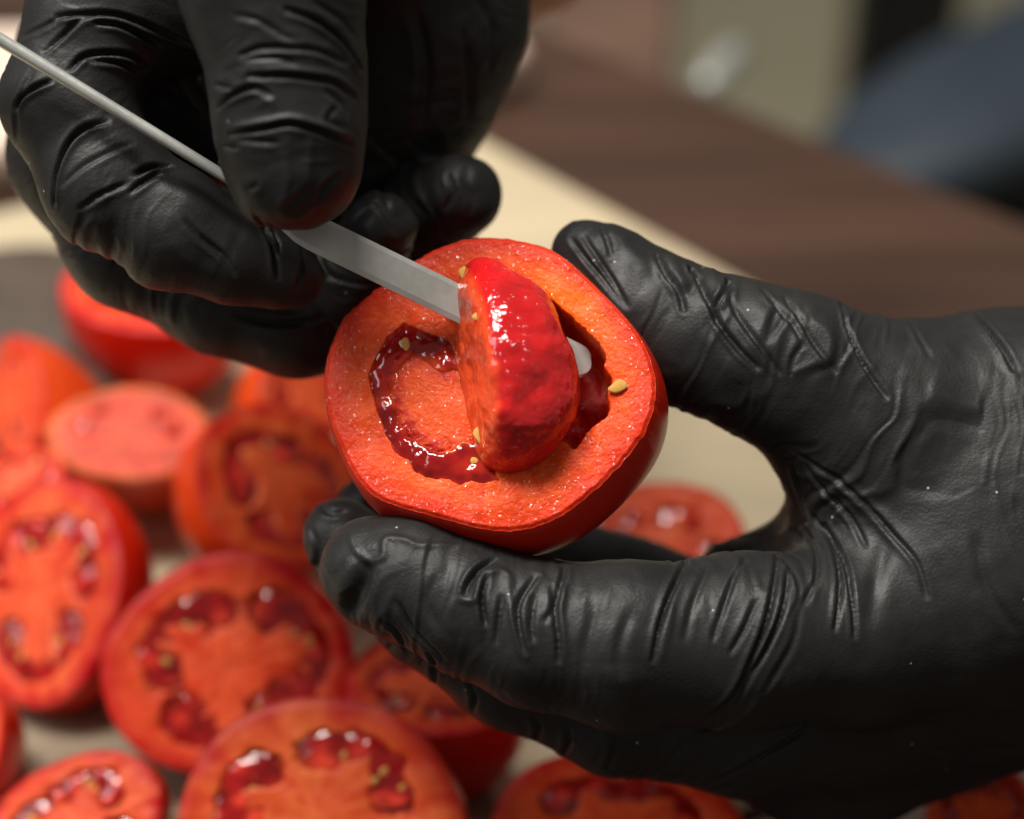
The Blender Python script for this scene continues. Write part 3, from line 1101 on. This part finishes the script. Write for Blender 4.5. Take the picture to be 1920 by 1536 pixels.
rf = [
    # thumb
    ([(1069, 447), (1098, 486), (1132, 525), (1166, 572)], .045, M_), ([(1092, 440), (1118, 480), (1150, 530), (1176, 575)], .045, M_),
    ([(1128, 428), (1138, 450), (1146, 478)], .05, M_),
    ([(1232, 478), (1240, 498), (1254, 522), (1273, 548), (1282, 582)], .06, S), ([(1292, 505), (1309, 525), (1320, 548), (1332, 572), (1348, 606), (1385, 655), (1420, 690)], .07, S),
    ([(1362, 535), (1356, 556), (1344, 572), (1346, 600)], .05, M_), ([(1366, 538), (1372, 570), (1398, 612), (1447, 681), (1462, 700)], .06, M_),
    ([(1426, 545), (1450, 570), (1489, 615), (1507, 650)], .07, M_), ([(1470, 560), (1517, 630), (1565, 697)], .07, M_),
    ([(1577, 566), (1594, 620), (1618, 678), (1661, 745)], .055, S), ([(1690, 572), (1714, 616), (1743, 668)], .06, W_),
    ([(1800, 582), (1826, 592), (1853, 616), (1880, 650), (1903, 692)], .075, S * 1.2),
    ([(1258, 505), (1290, 560), (1330, 640), (1372, 700)], .13, -M_ * .8), ([(1400, 560), (1450, 640), (1500, 720)], .12, -M_ * .7), ([(1330, 520), (1345, 545), (1360, 580)], .10, -M_),
    ([(1530, 580), (1580, 660), (1630, 740)], .12, -M_ * .6),
    # silhouette bumps along the thumb
    ([(1256, 490), (1262, 500), (1276, 530)], 0.15, -S * 1.3, {'taper': False}), ([(1332, 512), (1336, 524), (1350, 556)], .15, -S * 0.9, {'taper': False}), ([(1412, 536), (1418, 550), (1432, 580)], .15, -M_, {'taper': False}), ([(1160, 440), (1180, 470), (1200, 500)], .16, -M_, {'taper': False}), ([(1500, 552), (1512, 575)], .15, -W_, {'taper': False}), ([(1294, 506), (1298, 516)], .06, S, {'taper': False}), ([(1364, 530), (1368, 542)], .055, S, {'taper': False}),
    # web
    ([(1494, 852), (1527, 874), (1575, 903), (1628, 951), (1671, 999), (1719, 1056), (1738, 1119)], .075, M_),
    ([(1573, 906), (1631, 950), (1679, 998), (1718, 1052), (1745, 1105), (1757, 1165)], .10, -M_ * .8),
    ([(1508, 870), (1541, 917), (1589, 965), (1623, 1023)], .07, M_),
    ([(1524, 970), (1557, 1016), (1573, 1066), (1573, 1124), (1565, 1182)], .065, S), ([(1544, 985), (1582, 1050), (1598, 1132), (1602, 1195)], .06, S),
    ([(1499, 983), (1528, 1028), (1530, 1082), (1507, 1132)], .07, M_), ([(1490, 930), (1512, 975), (1545, 1040), (1552, 1110)], .09, -M_),
    ([(1485, 880), (1500, 930), (1520, 975)], .07, M_),
    ([(1457, 1041), (1453, 1082), (1437, 1165), (1412, 1231), (1375, 1306), (1325, 1347)], .065, S * 1.1), ([(1478, 1070), (1466, 1148), (1437, 1215), (1399, 1281), (1379, 1322)], .06, S),
    ([(1399, 1049), (1375, 1086), (1350, 1157), (1337, 1200)], .06, M_), ([(1416, 1130), (1395, 1180), (1370, 1225)], .06, M_),
    ([(1500, 1150), (1485, 1210), (1450, 1270), (1420, 1330)], .09, W_), ([(1532, 1355), (1466, 1397), (1383, 1445), (1317, 1470)], .07, M_),
    ([(1460, 1270), (1410, 1330), (1360, 1365), (1290, 1385)], .07, -M_), ([(1660, 1010), (1640, 1100), (1630, 1180)], .16, W_),
    ([(1900, 1180), (1850, 1100), (1830, 1010)], .1, W_),
    # index finger
    ([(1060, 1062), (1048, 1109), (1042, 1146), (1047, 1198), (1048, 1240)], .055, S * 1.1, {'side': -1}), ([(1036, 1100), (1036, 1140), (1022, 1165)], .06, M_),
    ([(1005, 1080), (980, 1115), (970, 1146), (975, 1187), (984, 1224)], .055, S, {'side': -1}), ([(947, 1085), (955, 1125), (968, 1182), (983, 1230)], .05, -M_ * 1.2),
    ([(914, 1080), (903, 1120), (910, 1170)], .06, S), ([(928, 1048), (899, 1067), (878, 1095), (870, 1119)], .055, S),
    ([(880, 1058), (866, 1100), (868, 1121), (889, 1126), (904, 1095), (925, 1072), (951, 1077), (961, 1110)], .045, -M_ * 1.1), ([(899, 1095), (897, 1147), (904, 1204)], .05, -M_),
    ([(940, 1120), (934, 1170), (930, 1205)], .05, M_), ([(1002, 1120), (996, 1170), (1000, 1200)], .05, M_),
    ([(1290, 1046), (1270, 1086), (1251, 1130), (1236, 1182), (1225, 1240)], .055, S), ([(1262, 1130), (1254, 1180), (1240, 1240)], .07, -W_),
    ([(1120, 1130), (1100, 1200), (1098, 1250)], .10, W_), ([(1330, 1060), (1300, 1130), (1285, 1200)], .09, W_), ([(1180, 1150), (1160, 1220), (1165, 1270)], .10, W_),
    ([(690, 1054), (672, 1105), (656, 1150)], .17, S * 1.2), ([(655, 975), (662, 1020), (686, 1048), (717, 1044), (722, 1012), (756, 1012), (790, 1024), (880, 1022)], .06, -M_),
    ([(745, 1130), (775, 1185), (830, 1240)], .09, M_), ([(820, 1080), (800, 1130), (820, 1180)], .12, W_), ([(855, 1120), (840, 1160), (850, 1190)], .08, -W_),
    # middle finger
    ([(720, 1165), (745, 1190), (760, 1225)], .07, M_), ([(800, 1225), (815, 1255), (815, 1285)], .08, M_), ([(1000, 1345), (1010, 1370), (1002, 1392)], .08, M_),
    ([(1060, 1365), (1065, 1395), (1050, 1425)], .08, M_), ([(880, 1285), (890, 1310), (885, 1335)], .08, M_), ([(1140, 1370), (1150, 1400), (1140, 1440)], .08, M_),
    ([(578, 985), (596, 1030), (590, 1070)], .09, M_), ([(600, 950), (622, 962), (650, 958)], .09, M_), ([(570, 1020), (585, 1050), (600, 1085)], .07, -M_),
]
hb = P(1750, 1050, 47)
build_hand('gloved_hand', 'black gloved hand pinching the tomato half between thumb and fingers', [(index, 0.004), (middle, 0.004), (ring, 0.004), (thumb, 0.004)], palm, 0.012, 0.006, rf,
           P(560, 1500, 47) + (-0.012, -0.09, -0.055), P(2160, 560, 49) + (0.015, 0.07, 0.04), 0.00045, hb, 1.0)

# left of the picture: thumb on top, index curled round, gripping the knife
thumb = [(545, 302, 43.15, 133), (541, 220, 43.0, 136), (536, 110, 42.9, 143), (512, -20, 42.9, 166), (500, -190, 43.6, 200)]
index = [(330, -110, 46.2, 165), (190, 40, 46.0, 135), (128, 190, 45.7, 118), (200, 345, 45.5, 116), (330, 430, 45.5, 108), (440, 482, 45.6, 86), (530, 515, 45.8, 60), (562, 526, 45.9, 42)]
middle = [(300, -60, 49.2, 150), (170, 110, 49.0, 130), (150, 290, 48.8, 125), (250, 455, 48.6, 118), (420, 550, 48.6, 112), (560, 585, 48.6, 116), (660, 530, 48.2, 90), (712, 425, 47.4, 66)]
ring = [(430, 200, 52.0, 150), (520, 400, 52.0, 150), (650, 480, 51.0, 110), (760, 425, 49.8, 92), (862, 368, 48.8, 78)]
palm = [[(500, -190, 44.6, 200), (640, -260, 48, 260), (800, -330, 50, 300)],
        [(812, -120, 50, 198), (800, 40, 50, 170), (770, 180, 50.4, 140), (740, 300, 50.8, 110)],
        [(330, -120, 47.5, 180), (560, -260, 50, 300)],
        [(300, -60, 50, 160), (470, 100, 51.5, 170), (560, 260, 51.8, 150), (700, 330, 51.5, 110)],
        [(620, 60, 51.5, 170), (680, 220, 51.5, 150)],
        [(190, 5, 46.6, 112), (330, -10, 46.2, 118), (470, -30, 45.6, 120)], [(250, 130, 49.0, 130), (400, 220, 49.2, 130)]]
lf = [
    # thumb
    ([(430, 252), (496, 240), (543, 232), (584, 241), (623, 255), (656, 270)], .05, S * 1.25, {'side': -1}), ([(467, 143), (532, 141), (592, 147), (631, 156), (668, 184)], .05, S, {'side': -1}),
    ([(448, 104), (496, 90), (558, 90), (600, 96), (652, 119)], .05, M_), ([(455, 112), (520, 108), (550, 120)], .05, W_),
    ([(537, 18), (584, 34), (626, 60), (657, 91), (678, 130)], .05, S), ([(408, 202), (433, 180), (475, 164), (504, 180)], .045, S), ([(404, 160), (433, 165)], .04, M_),
    ([(441, 29), (485, 39), (527, 65), (558, 78)], .05, W_), ([(411, 272), (428, 277), (443, 276)], .04, M_), ([(437, 262), (480, 266), (520, 268)], .05, W_),
    ([(582, 262), (581, 300), (579, 346)], .07, -W_), ([(536, 262), (540, 330), (528, 390)], .07, -W_ * .8), ([(578, 352), (556, 372), (530, 394)], .05, W_),
    ([(632, 330), (610, 350), (600, 372), (590, 380)], .05, M_), ([(612, 170), (640, 196), (650, 220)], .06, W_), ([(630, 200), (615, 225), (640, 240)], .06, W_),
    ([(460, 355), (475, 352), (480, 345)], .04, W_), ([(590, 5), (640, 35), (668, 70)], .06, W_), ([(480, 200), (505, 190), (512, 210)], .05, -W_),
    # index
    ([(27, 204), (47, 174), (93, 150)], .055, S), ([(99, 385), (104, 326), (125, 273), (156, 242), (200, 228)], .06, S * 1.2), ([(117, 346), (156, 312), (208, 284), (250, 268)], .07, W_),
    ([(255, 326), (286, 312), (322, 308)], .05, S), ([(242, 362), (270, 340), (298, 324)], .055, M_), ([(150, 392), (190, 365), (238, 344)], .06, M_),
    ([(133, 128), (161, 104), (221, 101), (253, 109), (274, 130)], .06, S * 1.2), ([(167, 112), (221, 117), (262, 135)], .05, S), ([(104, 31), (169, 25), (221, 29), (273, 47), (325, 70), (365, 86)], .06, S),
    ([(81, 96), (117, 65), (146, 39), (177, 29)], .055, M_), ([(40, 68), (80, 50), (110, 33)], .06, W_), ([(180, 42), (224, 47), (273, 70), (299, 86)], .06, S),
    ([(480, 405), (496, 428), (511, 467), (520, 520)], .05, S), ([(506, 420), (520, 450), (524, 480)], .045, M_), ([(350, 415), (381, 449), (418, 480), (440, 516)], .08, M_), ([(566, 470), (566, 505), (556, 540)], .05, M_),
    ([(300, 350), (350, 370), (400, 400)], .14, -W_), ([(60, 130), (30, 200), (30, 280)], .09, W_), ([(270, 400), (320, 460), (370, 510)], .12, -W_),
    # middle, ring and palm
    ([(440, 590), (520, 608), (600, 600)], .09, M_), ([(690, 380), (720, 400), (742, 440)], .07, W_), ([(840, 330), (850, 360), (838, 390)], .07, M_), ([(866, 340), (885, 372), (880, 400)], .07, W_),
    ([(900, 0), (930, 60), (920, 130)], .10, M_), ([(870, 60), (880, 130), (880, 210)], .10, M_), ([(780, 20), (800, 130), (790, 230)], .12, M_), ([(690, 255), (740, 300), (790, 310)], .09, M_),
]
hb2 = P(560, 60, 46)
lo = P(-40, 720, 47) + (-0.02, -0.02, -0.05)
hi = P(1060, -210, 48) + (0.03, 0.06, 0.03)
HAND2 = build_hand('gloved_hand', 'black gloved hand gripping the thin knife handle under its thumb', [(thumb, 0.004), (index, 0.004), (middle, 0.005), (ring, 0.005)], palm, 0.012, 0.004, lf,
           np.minimum(lo, hi) - (0.02, 0.05, 0.02), np.maximum(lo, hi) + (0.02, 0.04, 0.03), 0.00045, hb2, 1.0)

# ------------------------------------------------------------------ tomato halves on the board
cm = lambda px, z: px * K * z
L3 = lambda *a: [(math.radians(d), r, wr, wa) for d, r, wr, wa in a]
tomato_half('round tomato half with three seedy chambers below the two hands', 426, 1247, 55, cm(233, 55), cm(208, 55), (-0.02, 0.14, 1), 2.6, 8,
            L3((135, .50, .16, .75), (5, .58, .17, .75), (262, .54, .17, .62)), 6, 1)
tomato_half('tall tomato half at the left edge with glossy chambers', 72, 1108, 57.5, cm(190, 57.5), cm(216, 57.5), (-0.52, 0.22, 0.95), 3.2, -8,
            L3((50, .52, .15, .6), (140, .5, .15, .5), (280, .55, .16, .8)), 6, 2)
tomato_half('nearest tomato half overlapping its neighbour at the bottom of the pile', 597, 1528, 51.5, cm(272, 51.5), cm(214, 51.5), (-0.10, 0.22, 1), 2.8, 0,
            L3((55, .54, .15, .62), (162, .53, .15, .42), (275, .55, .16, .45)), 6, 3)
tomato_half('small tomato half in the bottom left corner showing its red side', 138, 1542, 53, cm(172, 53), cm(128, 53), (-0.18, 0.35, 1), 2.6, 18,
            L3((60, .5, .16, .6), (170, .5, .16, .6), (290, .55, .17, .6)), 5, 4)
tomato_half('tilted tomato half tucked under the fingertips of the holding hand', 812, 1280, 54.5, cm(172, 54.5), cm(125, 54.5), (-0.04, 0.9, 0.75), 3.8, -20,
            L3((205, .5, .17, .7), (330, .5, .16, .6), (90, .5, .17, .6)), 4, 5)
tomato_half('tomato half under the palm with two bright seeds', 1152, 1560, 52.5, cm(236, 52.5), cm(158, 52.5), (0.0, 0.35, 1), 2.8, 0,
            L3((115, .5, .14, .45), (40, .52, .14, .5), (270, .5, .16, .6)), 4, 6)
tomato_half('tomato half in the bottom right corner behind the wrist', 1838, 1528, 54, cm(100, 54), cm(100, 54), (-0.3, 0.3, 1), 3.0, 0, None, 3, 7, orange=0.6)
tomato_half('tomato half lying alone on the bare board under the held one', 1262, 1000, 59, cm(136, 59), cm(104, 59), (0.0, 0.35, 1), 2.2, -12,
            L3((80, .30, .13, .6), (200, .55, .13, .5), (320, .55, .14, .5)), 2, 8)
tomato_half('tomato half leaning sideways with its orange side to the left', 528, 912, 58, cm(178, 58), cm(156, 58), (0.52, 0.30, 0.9), 4.2, -10,
            L3((150, .46, .18, .95), (20, .5, .14, .5), (290, .52, .16, .5)), 4, 9, orange=0.7)
tomato_half('tomato half cut lengthwise with pale stripes and an orange rim', 240, 812, 60.5, cm(150, 60.5), cm(98, 60.5), (0.0, 0.45, 1), 4.4, -2,
            L3((25, .52, .07, .35), (150, .52, .07, .35)), 0, 10, orange=1.0, kind='long')
tomato_half('pointed tomato half at the left edge standing on its side', 28, 745, 62, cm(72, 62), cm(126, 62), (-0.65, 0.2, 0.8), 3.2, 12,
            L3((90, .5, .12, .4), (270, .5, .12, .4)), 1, 11, orange=0.9)
tomato_half('far tomato half with deep red side under the knife hand', 285, 548, 65, cm(176, 65), cm(112, 65), (0.02, 0.85, 0.75), 3.6, -8,
            L3((300, .45, .15, .5), (60, .5, .15, .5), (180, .5, .15, .5)), 1, 12)
tomato_half('tomato half half-hidden below the curled fingers of the knife hand', 575, 735, 62, cm(98, 62), cm(96, 62), (0.55, 0.2, 0.9), 3.6, 0,
            L3((160, .48, .17, .7), (20, .5, .15, .5)), 2, 13, orange=0.8)
tomato_half('pale tomato half behind the tall one at the left edge', 30, 895, 60, cm(92, 60), cm(72, 60), (-0.1, 0.6, 0.8), 2.6, 10, None, 1, 14, orange=0.4)
tomato_half('sliver of a tomato half at the left border of the pile', -70, 1390, 54, cm(82, 54), cm(110, 54), (-0.2, 0.3, 1), 2.8, 0, None, 2, 15)

# ------------------------------------------------------------------ things further off, out of focus
def lathe(name, prof, m, loc, parent=None, n=48):
    th = np.linspace(0, 2 * np.pi, n, endpoint=False)
    V = np.array([[r * np.cos(th), r * np.sin(th), np.full(n, z)] for r, z in prof]).transpose(0, 2, 1)
    me = mesh_np(name, V.reshape(-1, 3), polar_faces(len(prof), n, flip=False))
    return link(name, me, m, parent, loc)

DARKWOOD = plain('smoked dark wood', (0.075, 0.055, 0.042), 0.5, 0.2, 60)
g = ground(20, 625, 0.012)
o = lathe('pot_coaster', [(0.0005, 0.014), (0.035, 0.014), (0.042, 0.012), (0.044, 0.006), (0.042, 0.0008), (0.0005, 0.0008)], DARKWOOD, (g[0], g[1], 0))
tag(o, 'dark brown round wooden coaster lying on the board behind the tomatoes', 'coaster')

def rounded(name, corners, z0, z1, m, bevel, parent=None, off=(0, 0, 0), wob=0.0):
    """rounded solid standing on a polygon; corners in world metres"""
    import bmesh
    bm = bmesh.new()
    lo = [bm.verts.new((c[0] - off[0], c[1] - off[1], z0 - off[2])) for c in corners]
    hi = [bm.verts.new((c[0] - off[0], c[1] - off[1], z1 - off[2])) for c in corners]
    n = len(corners)
    bm.faces.new(hi)
    bm.faces.new(lo[::-1])
    for i in range(n):
        bm.faces.new((lo[i], lo[(i + 1) % n], hi[(i + 1) % n], hi[i]))
    bmesh.ops.recalc_face_normals(bm, faces=bm.faces)
    bmesh.ops.bevel(bm, geom=list(bm.edges), offset=bevel, segments=5, affect='EDGES', profile=0.5)
    me = bpy.data.meshes.new(name)
    bm.to_mesh(me)
    bm.free()
    smooth(me)
    return link(name, me, m, parent, off)

TOWEL = plain('pale pink cotton', (0.70, 0.56, 0.46), 0.9, 0.12, 120)
cs = [ground(-260, 408, -0.016)[:2], ground(900, 215, -0.016)[:2], ground(1003, 166, -0.016)[:2], ground(930, 118, -0.016)[:2], ground(-260, 130, -0.016)[:2]]
o = rounded('folded_towel', cs, -0.0155, 0.004, TOWEL, 0.006)
tag(o, 'pale pinkish folded towel on the table behind the knife hand', 'towel')

def tube(name, pts, rad, m, parent=None, off=(0, 0, 0), n=14):
    pts = np.asarray(pts, float)
    rad = np.broadcast_to(rad, (len(pts),))
    V = []
    for i, p in enumerate(pts):
        d = pts[min(i + 1, len(pts) - 1)] - pts[max(i - 1, 0)]
        d /= np.linalg.norm(d)
        u = np.cross(d, (0.31, 0.2, 0.93))
        u /= np.linalg.norm(u)
        v = np.cross(d, u)
        th = np.linspace(0, 2 * np.pi, n, endpoint=False)
        V.append(p + rad[i] * (np.cos(th)[:, None] * u + np.sin(th)[:, None] * v) - off)
    me = mesh_np(name, np.concatenate(V), polar_faces(len(pts), n))
    return link(name, me, m, parent, None if parent else off)

# a navy padded chair beyond the table
NAVY = plain('navy leatherette', (0.026, 0.040, 0.056), 0.6, 0.2, 20)
BLACK = plain('black metal', (0.010, 0.010, 0.011), 0.45, 0.2, 30)
cc = P(1930, 160, 118)
T = thing('chair', 'navy padded chair with black metal legs standing beyond the table', 'chair', (cc[0], cc[1], -0.78))
B0 = np.array(T.location)
def pad(name, c, ax, m, e=0.55, n=40):
    u = np.linspace(0, 2 * np.pi, n, endpoint=False)
    v = np.linspace(-np.pi / 2, np.pi / 2, 20)
    sp = lambda x: np.sign(x) * np.abs(x) ** e
    X = sp(np.cos(v))[:, None] * sp(np.cos(u))[None]
    Y = sp(np.cos(v))[:, None] * sp(np.sin(u))[None]
    Z = sp(np.sin(v))[:, None] * np.ones_like(u)[None]
    V = X[..., None] * ax[0] + Y[..., None] * ax[1] + Z[..., None] * ax[2] + c - B0
    me = mesh_np(name, V.reshape(-1, 3), polar_faces(20, n))
    return link(name, me, m, T)
a1 = P(2050, 20, 121) - P(1850, 122, 118)
a1 = a1 / np.linalg.norm(a1)
a3 = camvec(0.35, 0.80, 0.22)
a3 = a3 - a1 * (a1 @ a3)
a3 /= np.linalg.norm(a3)
a2 = np.cross(a3, a1)
pad('seat', cc, (a1 * 0.132, a2 * 0.055, a3 * 0.027), NAVY, 0.8)
pad('seat_frame', cc - a3 * 0.058 + a1 * 0.02, (a1 * 0.085, a2 * 0.05, a3 * 0.034), BLACK)
for sx, sy in ((-1, -1), (-1, 1), (1, -1), (1, 1)):
    q = cc + a1 * (0.07 * sx + 0.02) + a2 * 0.04 * sy - a3 * 0.06
    tube('leg', [q, q + (0.01 * sx, 0.01 * sy, -0.3), (q[0] + 0.02 * sx, q[1] + 0.02 * sy, -0.779)], 0.012, BLACK, T, B0)

pb = P(1686, 105, 150)
o = rounded('post', [(pb[0] - .033, pb[1] - .02), (pb[0] + .033, pb[1] - .02), (pb[0] + .033, pb[1] + .03), (pb[0] - .033, pb[1] + .03)], -0.779, 0.75, BLACK, 0.006)
tag(o, 'black upright post behind the navy chair', 'post')

STOOL = plain('brown stained wood', (0.16, 0.095, 0.065), 0.4, 0.3, 14)
cs = [P(1010, 60, 112)[:2], P(1262, 160, 104)[:2], P(1270, 0, 128)[:2], P(1080, -120, 138)[:2]]
zt = P(1150, 60, 112)[2]
o = rounded('wooden_box', cs, -0.779, zt, STOOL, 0.01)
tag(o, 'brown wooden box standing just beyond the far edge of the table', 'box')

a_, b_ = P(1318, 166, 100), P(1385, 90, 103)
o = tube('steel_rod', [a_ + (b_ - a_) * s for s in (0, 0.02, 0.2, 0.5, 0.8, 0.98, 1)], [0.001, 0.005, 0.0066, 0.007, 0.0066, 0.005, 0.001], STEEL, None, np.array(a_))
tag(o, 'short pale steel grip leaning against the far table edge', 'grip')

# bare forearm of the knife hand, just past the glove's edge
ARM = plain('bare skin', (0.52, 0.26, 0.165), 0.5, 0.08, 90)
pts = np.array([P(930, -10, 52.2), P(958, -18, 53.2), P(1000, -60, 54.5), P(1100, -190, 57), P(1220, -350, 61)])
fa = tube('forearm', pts, np.array([0.001, 0.0085, 0.0125, 0.018, 0.024]), ARM, HAND2, hb2, 28)
